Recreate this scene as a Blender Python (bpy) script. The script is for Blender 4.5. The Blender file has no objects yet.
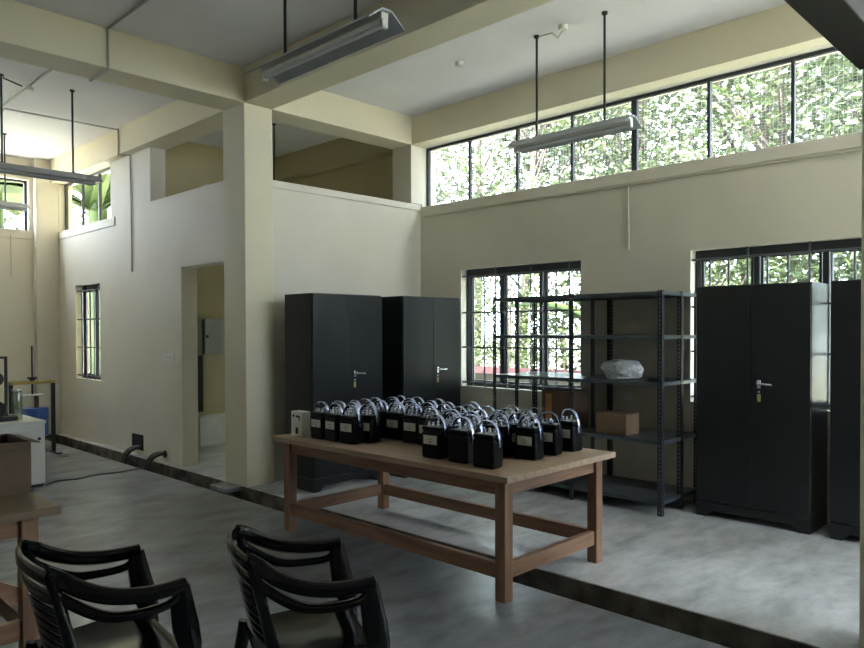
import bpy, bmesh, math, random
from mathutils import Vector, Matrix, noise
R = random.Random(7)
PI = math.pi
SC = bpy.context.scene
COL = SC.collection

# ------------------------------------------------------------------ camera
PH, PT, RL, CH = 0.7738131857743439, -0.015686162020983923, -0.0037507153143746703, 1.6103833
fwd = Vector((math.cos(PH)*math.cos(PT), math.sin(PH)*math.cos(PT), math.sin(PT)))
rgt = Vector((math.sin(PH), -math.cos(PH), 0))
upv = Vector((-math.sin(PT)*math.cos(PH), -math.sin(PT)*math.sin(PH), math.cos(PT)))
r2 = rgt*math.cos(RL) + upv*math.sin(RL)
u2 = -rgt*math.sin(RL) + upv*math.cos(RL)
cd = bpy.data.cameras.new('camera'); cam = bpy.data.objects.new('camera', cd); COL.objects.link(cam)
M = Matrix((r2, u2, -fwd)).transposed().to_4x4(); M.translation = Vector((0, 0, CH)); cam.matrix_world = M
cd.sensor_fit = 'HORIZONTAL'; cd.sensor_width = 36; cd.lens = 721.708/864*36; cd.shift_y = (341.108-324)/864
cd.clip_start = .05; cd.clip_end = 200
SC.camera = cam

# ------------------------------------------------------------------ world, exposure
SC.view_settings.view_transform = 'Standard'; SC.view_settings.look = 'None'
SC.view_settings.gamma = 1; SC.view_settings.use_curve_mapping = False
SC.view_settings.exposure = 1.56
SC.cycles.max_bounces = 14; SC.cycles.diffuse_bounces = 8; SC.cycles.glossy_bounces = 5
SC.cycles.transparent_max_bounces = 16; SC.cycles.sample_clamp_indirect = 8
w = bpy.data.worlds.new('overcast_sky'); SC.world = w; w.use_nodes = True
nt = w.node_tree; bg = nt.nodes['Background']
bg.inputs['Color'].default_value = (.76, .88, 1.0, 1); bg.inputs['Strength'].default_value = 9.0

sl = bpy.data.lights.new('sun', 'SUN'); sl.energy = 42; sl.angle = math.radians(3); sl.color = (1, .96, .88)
so = bpy.data.objects.new('sun', sl); COL.objects.link(so); so.rotation_euler = Vector((-.57, .03, .82)).to_track_quat('Z', 'Y').to_euler()


def portal(name, loc, sx, sy, rot):
    l = bpy.data.lights.new(name, 'AREA'); l.shape = 'RECTANGLE'; l.size = sx; l.size_y = sy
    l.cycles.is_portal = True
    o = bpy.data.objects.new(name, l); COL.objects.link(o); o.location = loc; o.rotation_euler = rot
    return o


# portals only steer sky sampling through the real openings (they emit nothing)
RX = (0, PI/2, 0)      # light pointing to -X
portal('sky_portal', (6.9, 2.45, 3.55), .8, 8.2, RX)
portal('sky_portal', (6.9, 5.01, 1.63), 1.45, 1.7, RX)
portal('sky_portal', (6.9, 2.13, 1.63), 1.45, 1.7, RX)
portal('sky_portal', (6.9, -.4, 1.63), 1.45, 1.7, RX)
portal('sky_portal', (6.9, 8.2, 1.63), 1.45, 1.7, RX)
portal('sky_portal', (4.45, 11.05, 3.55), .8, 1.9, RX)
portal('sky_portal', (4.45, 11.02, 1.6), 1.45, 1.0, RX)
portal('sky_portal', (2.35, 12.6, 3.56), 2.6, .8, (-PI/2, 0, 0))
portal('sky_portal', (5.4, -2.6, 1.63), 1.9, 1.45, (PI/2, 0, 0))
portal('sky_portal', (5.3, -2.6, 3.55), 1.9, .8, (PI/2, 0, 0))


# ------------------------------------------------------------------ materials
def mat(name, col, rough=.6, metal=0., noise_amt=0., scale=8., col2=None, bump=0., bscale=60., stretch=None, spec=.5, detail=4, coat=0.):
    m = bpy.data.materials.new(name); m.use_nodes = True
    n = m.node_tree.nodes; l = m.node_tree.links; b = n['Principled BSDF']
    b.inputs['Base Color'].default_value = (*col, 1); b.inputs['Roughness'].default_value = rough
    b.inputs['Metallic'].default_value = metal; b.inputs['Specular IOR Level'].default_value = spec
    b.inputs['Coat Weight'].default_value = coat
    tc = n.new('ShaderNodeTexCoord'); mp = n.new('ShaderNodeMapping'); l.new(tc.outputs['Object'], mp.inputs[0])
    if stretch: mp.inputs['Scale'].default_value = stretch
    t = n.new('ShaderNodeTexNoise'); t.inputs['Scale'].default_value = scale; t.inputs['Detail'].default_value = detail
    l.new(mp.outputs[0], t.inputs['Vector'])
    c2 = col2 or tuple(c*(1-noise_amt) for c in col)
    cr = n.new('ShaderNodeValToRGB'); cr.color_ramp.elements[0].position = .35; cr.color_ramp.elements[1].position = .68
    cr.color_ramp.elements[0].color = (*c2, 1); cr.color_ramp.elements[1].color = (*col, 1)
    l.new(t.outputs['Fac'], cr.inputs[0]); l.new(cr.outputs[0], b.inputs['Base Color'])
    if bump:
        t2 = n.new('ShaderNodeTexNoise'); t2.inputs['Scale'].default_value = bscale; l.new(mp.outputs[0], t2.inputs['Vector'])
        bp = n.new('ShaderNodeBump'); bp.inputs['Strength'].default_value = bump; bp.inputs['Distance'].default_value = .01
        l.new(t2.outputs['Fac'], bp.inputs['Height']); l.new(bp.outputs[0], b.inputs['Normal'])
    return m


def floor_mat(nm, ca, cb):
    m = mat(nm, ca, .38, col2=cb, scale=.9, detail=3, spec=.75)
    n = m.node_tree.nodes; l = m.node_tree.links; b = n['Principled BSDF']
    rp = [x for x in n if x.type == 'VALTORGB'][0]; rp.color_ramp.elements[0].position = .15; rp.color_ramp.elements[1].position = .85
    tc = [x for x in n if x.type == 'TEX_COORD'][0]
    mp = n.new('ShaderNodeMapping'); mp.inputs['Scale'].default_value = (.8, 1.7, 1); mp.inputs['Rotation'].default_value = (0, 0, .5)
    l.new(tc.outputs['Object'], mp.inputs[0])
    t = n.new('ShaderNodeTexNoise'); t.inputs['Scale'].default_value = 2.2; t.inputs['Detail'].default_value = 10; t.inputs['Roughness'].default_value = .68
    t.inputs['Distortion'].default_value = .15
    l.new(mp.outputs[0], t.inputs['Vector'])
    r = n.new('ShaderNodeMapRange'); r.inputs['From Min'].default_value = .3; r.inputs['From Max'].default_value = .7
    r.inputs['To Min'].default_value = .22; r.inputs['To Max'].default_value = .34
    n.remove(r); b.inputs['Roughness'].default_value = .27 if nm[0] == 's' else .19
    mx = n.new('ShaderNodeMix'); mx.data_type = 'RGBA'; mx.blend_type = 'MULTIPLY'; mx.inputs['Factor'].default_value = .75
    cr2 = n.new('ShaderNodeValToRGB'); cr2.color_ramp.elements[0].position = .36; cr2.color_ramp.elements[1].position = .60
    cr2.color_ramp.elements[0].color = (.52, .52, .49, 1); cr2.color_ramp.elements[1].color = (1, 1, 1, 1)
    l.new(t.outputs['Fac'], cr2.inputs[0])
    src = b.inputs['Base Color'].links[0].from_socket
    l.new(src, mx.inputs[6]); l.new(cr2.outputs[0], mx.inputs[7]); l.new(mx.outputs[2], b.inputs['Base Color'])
    return m


def wood_mat(name, c1, c2, st):
    m = mat(name, c1, .5, col2=c2, scale=3.5, stretch=st, bump=.08, bscale=40, detail=8)
    return m


def glass_mat():
    m = bpy.data.materials.new('window_glass'); m.use_nodes = True
    n = m.node_tree.nodes; l = m.node_tree.links; n.remove(n['Principled BSDF'])
    tr = n.new('ShaderNodeBsdfTransparent'); tr.inputs[0].default_value = (.93, .96, .95, 1)
    gl = n.new('ShaderNodeBsdfGlossy'); gl.inputs['Roughness'].default_value = .02
    mx = n.new('ShaderNodeMixShader'); mx.inputs[0].default_value = .07
    l.new(tr.outputs[0], mx.inputs[1]); l.new(gl.outputs[0], mx.inputs[2]); l.new(mx.outputs[0], n['Material Output'].inputs[0])
    return m


def leaf_mat(name, c1, c2):
    m = bpy.data.materials.new(name); m.use_nodes = True
    n = m.node_tree.nodes; l = m.node_tree.links; b = n['Principled BSDF']; b.inputs['Roughness'].default_value = .45
    tc = n.new('ShaderNodeTexCoord'); t = n.new('ShaderNodeTexNoise'); t.inputs['Scale'].default_value = 1.7; t.inputs['Detail'].default_value = 6
    l.new(tc.outputs['Object'], t.inputs['Vector'])
    cr = n.new('ShaderNodeValToRGB'); cr.color_ramp.elements[0].position = .38; cr.color_ramp.elements[1].position = .62
    cr.color_ramp.elements[0].color = (*c1, 1); cr.color_ramp.elements[1].color = (*c2, 1)
    l.new(t.outputs['Fac'], cr.inputs[0]); l.new(cr.outputs[0], b.inputs['Base Color'])
    tl = n.new('ShaderNodeBsdfTranslucent'); l.new(cr.outputs[0], tl.inputs[0])
    mx = n.new('ShaderNodeMixShader'); mx.inputs[0].default_value = .3
    l.new(b.outputs[0], mx.inputs[1]); l.new(tl.outputs[0], mx.inputs[2]); l.new(mx.outputs[0], n['Material Output'].inputs[0])
    return m


m_wall = mat('cream_paint', (.70, .655, .56), .62, noise_amt=.06, scale=1.3, bump=.03, bscale=120, spec=.3)
m_beam = mat('cream_beam_paint', (.71, .65, .49), .62, noise_amt=.05, scale=1.1, spec=.3)
m_yell = mat('yellow_ochre_paint', (.50, .435, .26), .65, noise_amt=.08, scale=1.5, spec=.3)
m_ceil = mat('ceiling_whitewash', (.80, .80, .83), .8, noise_amt=.05, scale=1.5, spec=.2)
m_floor = floor_mat('smooth_cement', (.31, .325, .36), (.18, .187, .205))  # outer cement, with shade and a bluish sky tint put into its colour
m_floor2 = floor_mat('pale_smooth_cement', (.72, .72, .745), (.56, .56, .575))  # bay copy of the cement, lightened in colour to carry the window light
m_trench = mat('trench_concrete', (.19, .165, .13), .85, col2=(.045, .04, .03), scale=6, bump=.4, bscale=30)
m_steel = mat('dark_enamel_steel', (.012, .0135, .015), .3, spec=.38, noise_amt=.15, scale=3, bump=.01, bscale=25)
m_rack = mat('grey_slotted_steel', (.028, .032, .038), .38, noise_amt=.2, scale=5)
m_shelf = mat('grey_shelf_steel', (.075, .09, .105), .3, noise_amt=.2, scale=4)
m_black = mat('black_plastic', (.003, .003, .0035), .35, spec=.16, noise_amt=.2, scale=20)
m_chair = mat('black_gloss_plastic', (.0025, .0025, .003), .16, spec=.36, noise_amt=.2, scale=10)
m_chrome = mat('chrome', (.82, .84, .95), .16, 1., noise_amt=.05)
m_handle = mat('blued_chrome', (.40, .44, .62), .22, 1., noise_amt=.1)
m_alu = mat('brushed_alloy', (.7, .7, .7), .3, 1., noise_amt=.1)
m_white = mat('white_paint', (.75, .75, .73), .45, noise_amt=.08, scale=6)
m_offw = mat('off_white_plastic', (.68, .68, .62), .45, noise_amt=.08, scale=30)
m_dial = mat('dial_card', (.62, .62, .56), .6, noise_amt=.12, scale=60)
m_ink = mat('dark_ink', (.02, .02, .02), .6)
m_reflect = mat('grey_reflector_paint', (.42, .44, .47), .45, noise_amt=.15, scale=4)
m_tube = mat('unlit_fluorescent_glass', (.72, .74, .76), .25, noise_amt=.04)
m_rod = mat('black_rod_paint', (.012, .012, .012), .5)
m_frame = mat('dark_window_paint', (.035, .038, .048), .42, noise_amt=.15)
m_grille = mat('grey_bar_paint', (.10, .105, .12), .45)
m_wire = mat('galvanised_wire', (.42, .42, .44), .5, .4)
m_wood = wood_mat('teak_wood', (.30, .165, .095), (.19, .098, .055), (7, .7, 7))
m_woodx = wood_mat('teak_wood_crosswise', (.30, .165, .095), (.19, .098, .055), (.7, 7, 7))
m_woodz = wood_mat('teak_wood_upright', (.29, .16, .092), (.185, .096, .054), (7, 7, .7))
m_top = wood_mat('planed_wood_top', (.44, .32, .22), (.31, .21, .14), (9, .5, 9))
m_top2 = wood_mat('brown_table_top', (.19, .13, .08), (.13, .085, .05), (.6, 8, 8))
m_card = mat('cardboard', (.20, .125, .07), .8, noise_amt=.2, scale=6)
m_card2 = mat('dark_cardboard', (.11, .065, .038), .8, noise_amt=.3, scale=5)
m_tape = mat('orange_print', (.40, .19, .06), .7)
m_bag = mat('white_polythene', (.55, .56, .57), .35, noise_amt=.12, scale=9, bump=.6, bscale=22)
m_grey = mat('grey_panel_paint', (.35, .36, .33), .5, noise_amt=.06)
m_conduit = mat('cream_pvc', (.55, .52, .42), .5)
m_conduitg = mat('grey_pvc', (.46, .455, .43), .5)
m_hose = mat('grey_ribbed_hose', (.09, .09, .09), .5, noise_amt=.3, scale=50)
m_yellow = mat('yellow_machine_paint', (.42, .30, .07), .5, noise_amt=.15)
m_blue = mat('blue_drum_paint', (.03, .10, .36), .4, noise_amt=.1)
m_brass = mat('brass_tag', (.40, .38, .14), .5, .2)
m_glass = glass_mat()
m_jar = glass_mat(); m_jar.name = 'pale_jar_glass'
for _n in m_jar.node_tree.nodes:
    if _n.type == 'BSDF_TRANSPARENT': _n.inputs[0].default_value = (.80, .86, .82, 1)
    if _n.type == 'MIX_SHADER': _n.inputs[0].default_value = .16
m_leafs = [leaf_mat('fresh_green_leaves', (.022, .036, .014), (.075, .105, .035)),
           leaf_mat('deep_green_leaves', (.012, .021, .010), (.045, .066, .026)),
           leaf_mat('banana_leaf_green', (.03, .055, .012), (.085, .13, .03))]
m_bark = mat('grey_bark', (.07, .058, .045), .85, noise_amt=.4, scale=9, bump=.5)
m_ground = mat('trodden_earth_and_grass', (.50, .46, .38), .9, col2=(.34, .34, .24), scale=.7, detail=8)
m_gwall = mat('garden_wall_wash', (.16, .15, .14), .85, noise_amt=.2, scale=2)
m_red = mat('red_coping_tile', (.16, .035, .03), .7, noise_amt=.25, scale=9)
m_iron = mat('black_painted_iron', (.015, .015, .014), .55, noise_amt=.2, scale=4)
m_beamd = mat('dark_girder_tone', (.030, .028, .025), .7, noise_amt=.2, scale=3)  # very dark tone over the whole girder


# ------------------------------------------------------------------ mesh helpers
class MB:
    def __init__(s): s.v = []; s.f = []; s.sm = []

    def add(s, vs, fs, smooth=False):
        o = len(s.v); s.v += [tuple(v) for v in vs]; s.f += [tuple(i+o for i in f) for f in fs]; s.sm += [smooth]*len(fs); return s

    def box(s, x0, x1, y0, y1, z0, z1, rz=0, c=None):
        vs = [Vector((x, y, z)) for z in (z0, z1) for y in (y0, y1) for x in (x0, x1)]
        if rz:
            c = Vector(c or ((x0+x1)/2, (y0+y1)/2, 0)); m = Matrix.Rotation(rz, 3, 'Z')
            vs = [m @ (v-c) + c for v in vs]
        return s.add(vs, [(0, 2, 3, 1), (4, 5, 7, 6), (0, 1, 5, 4), (2, 6, 7, 3), (0, 4, 6, 2), (1, 3, 7, 5)])

    def cyl(s, p, q, r, n=12, r2=None, caps=True):
        p = Vector(p); q = Vector(q); d = (q-p).normalized()
        a = d.orthogonal().normalized(); b = d.cross(a); r2 = r if r2 is None else r2
        vs = [p + (a*math.cos(t)+b*math.sin(t))*r for t in [2*PI*i/n for i in range(n)]] + [q + (a*math.cos(t)+b*math.sin(t))*r2 for t in [2*PI*i/n for i in range(n)]]
        s.add(vs, [(i, (i+1) % n, n+(i+1) % n, n+i) for i in range(n)], True)
        if caps: s.add(vs, [tuple(range(n-1, -1, -1)), tuple(range(n, 2*n))])
        return s

    def lathe(s, prof, n=20, c=(0, 0)):
        vs = []
        for r, z in prof:
            vs += [(c[0]+r*math.cos(2*PI*i/n), c[1]+r*math.sin(2*PI*i/n), z) for i in range(n)]
        fs = [(k*n+i, k*n+(i+1) % n, (k+1)*n+(i+1) % n, (k+1)*n+i) for k in range(len(prof)-1) for i in range(n)]
        s.add(vs, fs, True); s.add(vs, [tuple(range(n-1, -1, -1)), tuple(range((len(prof)-1)*n, len(prof)*n))])
        return s

    def sweep(s, pts, rw, rh, n=10, sub=6, side=None, sq=1.0):
        """tube of elliptical section along a smooth path; rw/rh may be lists (one per point)"""
        P = [Vector(p) for p in pts]; k = len(P)
        RW = rw if isinstance(rw, (list, tuple)) else [rw]*k
        RH = rh if isinstance(rh, (list, tuple)) else [rh]*k
        path = []
        for i in range(k-1):
            a, b, c, d = P[max(i-1, 0)], P[i], P[i+1], P[min(i+2, k-1)]
            for j in range(sub):
                t = j/sub
                path.append((.5*((2*b)+(-a+c)*t+(2*a-5*b+4*c-d)*t*t+(-a+3*b-3*c+d)*t**3), RW[i]*(1-t)+RW[i+1]*t, RH[i]*(1-t)+RH[i+1]*t))
        path.append((P[-1], RW[-1], RH[-1]))
        vs = []; L = len(path)
        for i, (p, w_, h_) in enumerate(path):
            d = (path[min(i+1, L-1)][0]-path[max(i-1, 0)][0]).normalized()
            sd = Vector(side) if side else Vector((0, 0, 1)).cross(d)
            if sd.length < .05: sd = Vector((1, 0, 0))
            sd = (sd - d*sd.dot(d)).normalized(); up = d.cross(sd)
            for q in range(n):
                t = 2*PI*q/n; cx, sx = math.cos(t), math.sin(t)
                cx = math.copysign(abs(cx)**sq, cx); sx = math.copysign(abs(sx)**sq, sx)
                vs.append(p + sd*w_*cx + up*h_*sx)
        s.add(vs, [(i*n+q, i*n+(q+1) % n, (i+1)*n+(q+1) % n, (i+1)*n+q) for i in range(L-1) for q in range(n)], True)
        s.add(vs, [tuple(range(n-1, -1, -1)), tuple(range((L-1)*n, L*n))])
        return s

    def prism(s, poly, fn0, fn1):
        n = len(poly); vs = [fn0(*p) for p in poly] + [fn1(*p) for p in poly]
        return s.add(vs, [tuple(range(n-1, -1, -1)), tuple(range(n, 2*n))] + [(i, (i+1) % n, n+(i+1) % n, n+i) for i in range(n)])

    def build(s, name, m, parent=None, loc=None, bevel=0, seg=2):
        me = bpy.data.meshes.new(name); me.from_pydata(s.v, [], s.f); me.materials.append(m)
        bm = bmesh.new(); bm.from_mesh(me); bmesh.ops.remove_doubles(bm, verts=bm.verts, dist=1e-6)
        bmesh.ops.recalc_face_normals(bm, faces=bm.faces); bm.to_mesh(me); bm.free()
        if any(s.sm): me.shade_smooth(); me.set_sharp_from_angle(angle=math.radians(40))
        o = bpy.data.objects.new(name, me); COL.objects.link(o)
        if parent: o.parent = parent
        if loc: o.location = loc
        if bevel:
            b = o.modifiers.new('bevel', 'BEVEL'); b.width = bevel; b.segments = seg; b.limit_method = 'ANGLE'; b.angle_limit = math.radians(40)
        return o


def tag(o, label=None, cat=None, group=None, kind=None):
    if label: o['label'] = label
    if cat: o['category'] = cat
    if group: o['group'] = group
    if kind: o['kind'] = kind
    return o


def empty(name, loc, rz=0, label=None, cat=None, group=None, kind=None):
    o = bpy.data.objects.new(name, None); COL.objects.link(o); o.location = loc; o.rotation_euler = (0, 0, rz)
    o.empty_display_size = .1
    return tag(o, label, cat, group, kind)


def children(o): return [c for c in COL.objects if c.parent == o]


def copy_tree(o, parent=None):
    c = o.copy(); COL.objects.link(c)
    if parent: c.parent = parent
    for ch in children(o): copy_tree(ch, c)
    return c


def slab(name, axis, a0, a1, u0, u1, z0, z1, holes, m):
    """wall with rectangular openings; axis 'X' -> thickness along X, u is Y; axis 'Y' -> u is X"""
    us = sorted({u0, u1, *[h[0] for h in holes], *[h[1] for h in holes]}); zs = sorted({z0, z1, *[h[2] for h in holes], *[h[3] for h in holes]})
    us = [u for u in us if u0 <= u <= u1]; zs = [z for z in zs if z0 <= z <= z1]

    def solid(i, j):
        if i < 0 or j < 0 or i >= len(us)-1 or j >= len(zs)-1: return False
        cu, cz = (us[i]+us[i+1])/2, (zs[j]+zs[j+1])/2
        return not any(h[0] < cu < h[1] and h[2] < cz < h[3] for h in holes)
    b = MB(); P = (lambda a, u, z: (a, u, z)) if axis == 'X' else (lambda a, u, z: (u, a, z))
    for i in range(len(us)-1):
        for j in range(len(zs)-1):
            if not solid(i, j): continue
            A, B, C_, D = us[i], us[i+1], zs[j], zs[j+1]
            for a in (a0, a1): b.add([P(a, A, C_), P(a, B, C_), P(a, B, D), P(a, A, D)], [(0, 1, 2, 3)])
            if not solid(i-1, j): b.add([P(a0, A, C_), P(a1, A, C_), P(a1, A, D), P(a0, A, D)], [(0, 1, 2, 3)])
            if not solid(i+1, j): b.add([P(a0, B, C_), P(a1, B, C_), P(a1, B, D), P(a0, B, D)], [(0, 1, 2, 3)])
            if not solid(i, j-1): b.add([P(a0, A, C_), P(a1, A, C_), P(a1, B, C_), P(a0, B, C_)], [(0, 1, 2, 3)])
            if not solid(i, j+1): b.add([P(a0, A, D), P(a1, A, D), P(a1, B, D), P(a0, B, D)], [(0, 1, 2, 3)])
    o = b.build(name, m); o['kind'] = 'structure'; return o


def sbox(name, m, *a, bevel=0.006):
    o = MB().box(*a).build(name, m, bevel=bevel); o['kind'] = 'structure'; return o


# ------------------------------------------------------------------ the setting
ZC, ZB = 4.28, 3.926
sbox('ground', m_ground, -40, 50, -30, 50, -.6, -.42, bevel=0)
# floors either side of the cable trench
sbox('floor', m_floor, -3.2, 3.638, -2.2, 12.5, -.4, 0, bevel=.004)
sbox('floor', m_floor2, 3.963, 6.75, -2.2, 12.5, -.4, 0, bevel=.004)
sbox('trim_1', m_trench, 3.638, 3.963, -2.2, 12.5, -.4, -.22, bevel=0)          # trench bottom
b = MB()
yy = -2.19
while yy < 12.2:
    L = R.uniform(.5, 1.1); b.box(3.9555-R.uniform(0, .003), 3.9628, yy, min(yy+L, 12.2), -.219, -.006); yy += L
b.build('trim_2', m_trench)['kind'] = 'structure'                                 # dirty mortar lining on the far trench side
b = MB().box(3.62, 3.6378, -2.19, 12.2, -.219, -.006).build('trim_3', m_trench); b['kind'] = 'structure'
sbox('trim_20', m_trench, 3.638, 3.963, 12.201, 12.5, -.2199, -.001, bevel=0)
sbox('trim_4', m_floor, 3.75, 3.954, 6.60, 6.92, -.045, .004)                      # slab bridging the trench at the column
sbox('ceiling', m_ceil, -3.2, 6.75, -2.2, 12.5, ZC, ZC+.2, bevel=0)

CL = (-1.6, 6.52, 3.17, ZB)
slab('wall_right', 'X', 6.5, 6.75, -2.2, 6.62, 0, ZC,
     [CL, (4.168, 5.858, .93, 2.34), (1.29, 2.98, .93, 2.34), (-1.25, .45, .93, 2.34)], m_wall)
slab('wall_back', 'X', 6.5, 6.75, 6.62, 9.75, 0, ZC, [(7.35, 9.0, .93, 2.34)], m_yell)
slab('wall_middle', 'Y', 6.55, 6.70, 4.273, 6.5, 0, 3.20, [], m_wall)
slab('wall_left', 'X', 4.05, 4.25, 6.926, 12.5, 0, ZB,
     [(7.1, 8.11, 0, 2.365), (6.926, 8.91, 3.24, ZB), (10.55, 11.49, .9, 2.3), (10.15, 12.165, 3.17, ZB)], m_wall)
slab('wall_far', 'Y', 12.3, 12.5, -3.2, 4.05, 0, ZC, [(1.05, 3.66, 3.17, 3.95)], m_wall)
slab('wall_near', 'Y', -2.4, -2.2, -3.2, 6.75, 0, ZC, [(4.45, 6.3, .93, 2.34), (4.4, 6.25, 3.17, ZB)], m_wall)
slab('wall_outer', 'X', -3.4, -3.2, -2.4, 12.5, 0, ZC, [], m_wall)
slab('wall_rear', 'Y', 9.6, 9.75, 4.25, 6.5, 0, ZC, [], m_yell)
sbox('trim_5', m_beam, 3.938, 4.273, 6.503, 6.926, 0.002, ZB)                       # main column
sbox('trim_6', m_beam, 3.938, 4.273, -2.2, 12.3, ZB, ZC-.001)                       # long beam
sbox('trim_7', m_beam, -3.2, 3.938, 6.503, 6.90, ZB, ZC-.001)                       # cross beam on the left
sbox('trim_8', m_beam, 4.273, 6.31, 6.506, 6.865, ZB, ZC-.001)                      # cross beam over the partition
sbox('trim_9', m_beam, 6.31, 6.499, -2.2, 6.75, ZB, ZC-.001)
sbox('trim_19', m_yell, 6.31, 6.499, 6.751, 9.6, ZB, ZC-.001)                         # window-wall beam
sbox('trim_10', m_wall, 6.31, 6.62, 6.521, 6.865, 3.201, ZB)                        # corner pier above the ledge
sbox('trim_11', m_wall, 3.72, 4.05, 12.17, 12.3, 0.002, ZC-.002)                    # far corner pier
sbox('trim_12', m_beam, 3.938, 4.30, .62, .955, .002, ZB)                           # near right column
sbox('trim_13', m_wall, 4.273, 6.5, 6.535, 6.5499, 3.12, 3.20)                      # ledge on partition
sbox('trim_14', m_wall, 6.485, 6.4999, -2.2, 6.534, 3.05, 3.17)                     # band under clerestory
sbox('trim_15', m_wall, 4.035, 4.0499, 10.0, 12.16, 3.05, 3.17)                     # band under left clerestory
sbox('trim_16', m_wall, -3.2, 3.70, 12.285, 12.2999, 3.04, 3.17)                    # band under far clerestory
sbox('trim_17', m_beam, 3.938, 4.05, 12.3, 12.5, 3.17, ZC)
# dark girder above the camera's right, bearing on the near column
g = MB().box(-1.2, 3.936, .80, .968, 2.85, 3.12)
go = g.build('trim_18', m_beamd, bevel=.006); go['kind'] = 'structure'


# ------------------------------------------------------------------ windows
def low_window(name, axis, a_in, u0, u1, z0, z1, mull, sgn=1, glass=True):
    """a_in = inner wall face, frame recessed; u along the wall"""
    e = empty(name, (0, 0, 0), kind='structure')
    P = (lambda a, u, z: (a, u, z)) if axis == 'X' else (lambda a, u, z: (u, a, z))

    def bx(b, a0, a1, c0, c1, d0, d1):
        a0, a1 = sorted((a0, a1))
        return b.box(a0, a1, c0, c1, d0, d1) if axis == 'X' else b.box(c0, c1, a0, a1, d0, d1)
    fa, fb = a_in+sgn*.10, a_in+sgn*.15
    f = MB(); g_ = .002
    bx(f, fa, fb, u0+g_, u0+.055, z0+g_, z1-g_); bx(f, fa, fb, u1-.055, u1-g_, z0+g_, z1-g_)
    bx(f, fa, fb, u0+.055, u1-.055, z1-.08, z1-g_); bx(f, fa, fb, u0+.055, u1-.055, z0+g_, z0+.05)
    for q in mull: bx(f, fa, fb, q-.024, q+.024, z0+.05, z1-.08)
    f.build('window_frame', m_frame, e, bevel=.004)
    # casement stiles inside each bay
    eds = [u0+.055] + [x for q in sorted(mull) for x in (q-.03, q+.03)] + [u1-.055]
    for i in range(0, len(eds), 2):
        s_ = MB(); a, c = eds[i]+.003, eds[i+1]-.003; lo, hi = z0+.053, z1-.083
        bx(s_, fa+sgn*.012, fb-sgn*.008, a, a+.02, lo, hi); bx(s_, fa+sgn*.012, fb-sgn*.008, c-.02, c, lo, hi)
        bx(s_, fa+sgn*.012, fb-sgn*.008, a+.02, c-.02, lo, lo+.02); bx(s_, fa+sgn*.012, fb-sgn*.008, a+.02, c-.02, hi-.02, hi)
        so = s_.build('sash', m_frame, e)
        p_ = MB(); bx(p_, fa+sgn*.026, fa+sgn*.03, a+.021, c-.021, lo+.021, hi-.021); p_.build('pane', m_glass, so)
    gr = MB(); ga = a_in+sgn*.025; n = int(round((u1-u0)/.165)); r = .0105
    for z in (z0+.05, z0+.47, z0+.885, z1-.09): gr.cyl(P(ga, u0+.002, z), P(ga, u1-.002, z), r, 6)
    for i in range(1, n):
        u = u0+(u1-u0)*i/n; top = z1-.003 if i % 3 == 1 else z1-.09
        gr.cyl(P(ga+sgn*.012, u, z0+.003), P(ga+sgn*.012, u, top), r, 6)
    gr.build('grille', m_grille, e)
    return e


low_window('window_1', 'X', 6.5, 4.168, 5.858, .93, 2.34, (4.73, 5.295))
low_window('window_2', 'X', 6.5, 1.29, 2.98, .93, 2.34, (1.86, 2.42))
low_window('unseen_window_3', 'X', 6.5, -1.25, .45, .93, 2.34, (-.68, -.12))  # unseen, added past the near column to bring daylight into the bay
low_window('unseen_window_4', 'X', 6.5, 7.35, 9.0, .93, 2.34, (7.9, 8.45))  # unseen, added to bring daylight into the room beyond the doorway
low_window('window_5', 'X', 4.05, 10.55, 11.49, .9, 2.3, (11.02,))
low_window('window_6', 'Y', -2.2, 4.45, 6.3, .93, 2.34, (5.07, 5.68), sgn=-1)


def clerestory(name, axis, a, u0, u1, z0, z1, mull, thick=(), meshed=True, sgn=1):
    e = empty(name, (0, 0, 0), kind='structure')

    def bx(b, a0, a1, c0, c1, d0, d1):
        a0, a1 = sorted((a0, a1))
        return b.box(a0, a1, c0, c1, d0, d1) if axis == 'X' else b.box(c0, c1, a0, a1, d0, d1)
    f = MB(); g_ = .002
    bx(f, a-.02, a+.02, u0+g_, u0+.04, z0+g_, z1-g_); bx(f, a-.02, a+.02, u1-.04, u1-g_, z0+g_, z1-g_)
    bx(f, a-.02, a+.02, u0+.04, u1-.04, z1-.035, z1-g_); bx(f, a-.02, a+.02, u0+.04, u1-.04, z0+g_, z0+.02)
    for q in mull: w_ = .03 if q in thick else .014; bx(f, a-.02, a+.02, q-w_, q+w_, z0+.02, z1-.035)
    f.build('window_frame', m_frame, e)
    if meshed:
        wm = MB(); r = .0015; aa = a+sgn*.03
        n = int((z1-z0)/.026)
        for i in range(1, n):
            z = z0+(z1-z0)*i/n; bx(wm, aa-r, aa+r, u0+g_, u1-g_, z-r, z+r)
        n = int((u1-u0)/.034)
        for i in range(1, n):
            u = u0+(u1-u0)*i/n; bx(wm, aa-r*.8, aa+r*.8, u-r*.8, u+r*.8, z0+g_, z1-g_)
        wm.build('wire_mesh', m_wire, e)
    return e


clerestory('window_8', 'X', 6.60, -1.6, 6.52, 3.17, ZB, (5.789, 5.067, 4.333, 3.603, 2.848, 2.118, 1.39, .66, -.07, -.8), (3.603, .66))
clerestory('window_9', 'X', 4.16, 10.15, 12.165, 3.17, ZB, (10.8, 11.45), meshed=False)
clerestory('window_7', 'Y', -2.3, 4.4, 6.25, 3.17, ZB, (5.0, 5.6), meshed=False)
clerestory('window_10', 'Y', 12.40, 1.05, 3.66, 3.17, 3.95, (2.98, 2.32, 1.68), meshed=False)


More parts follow.
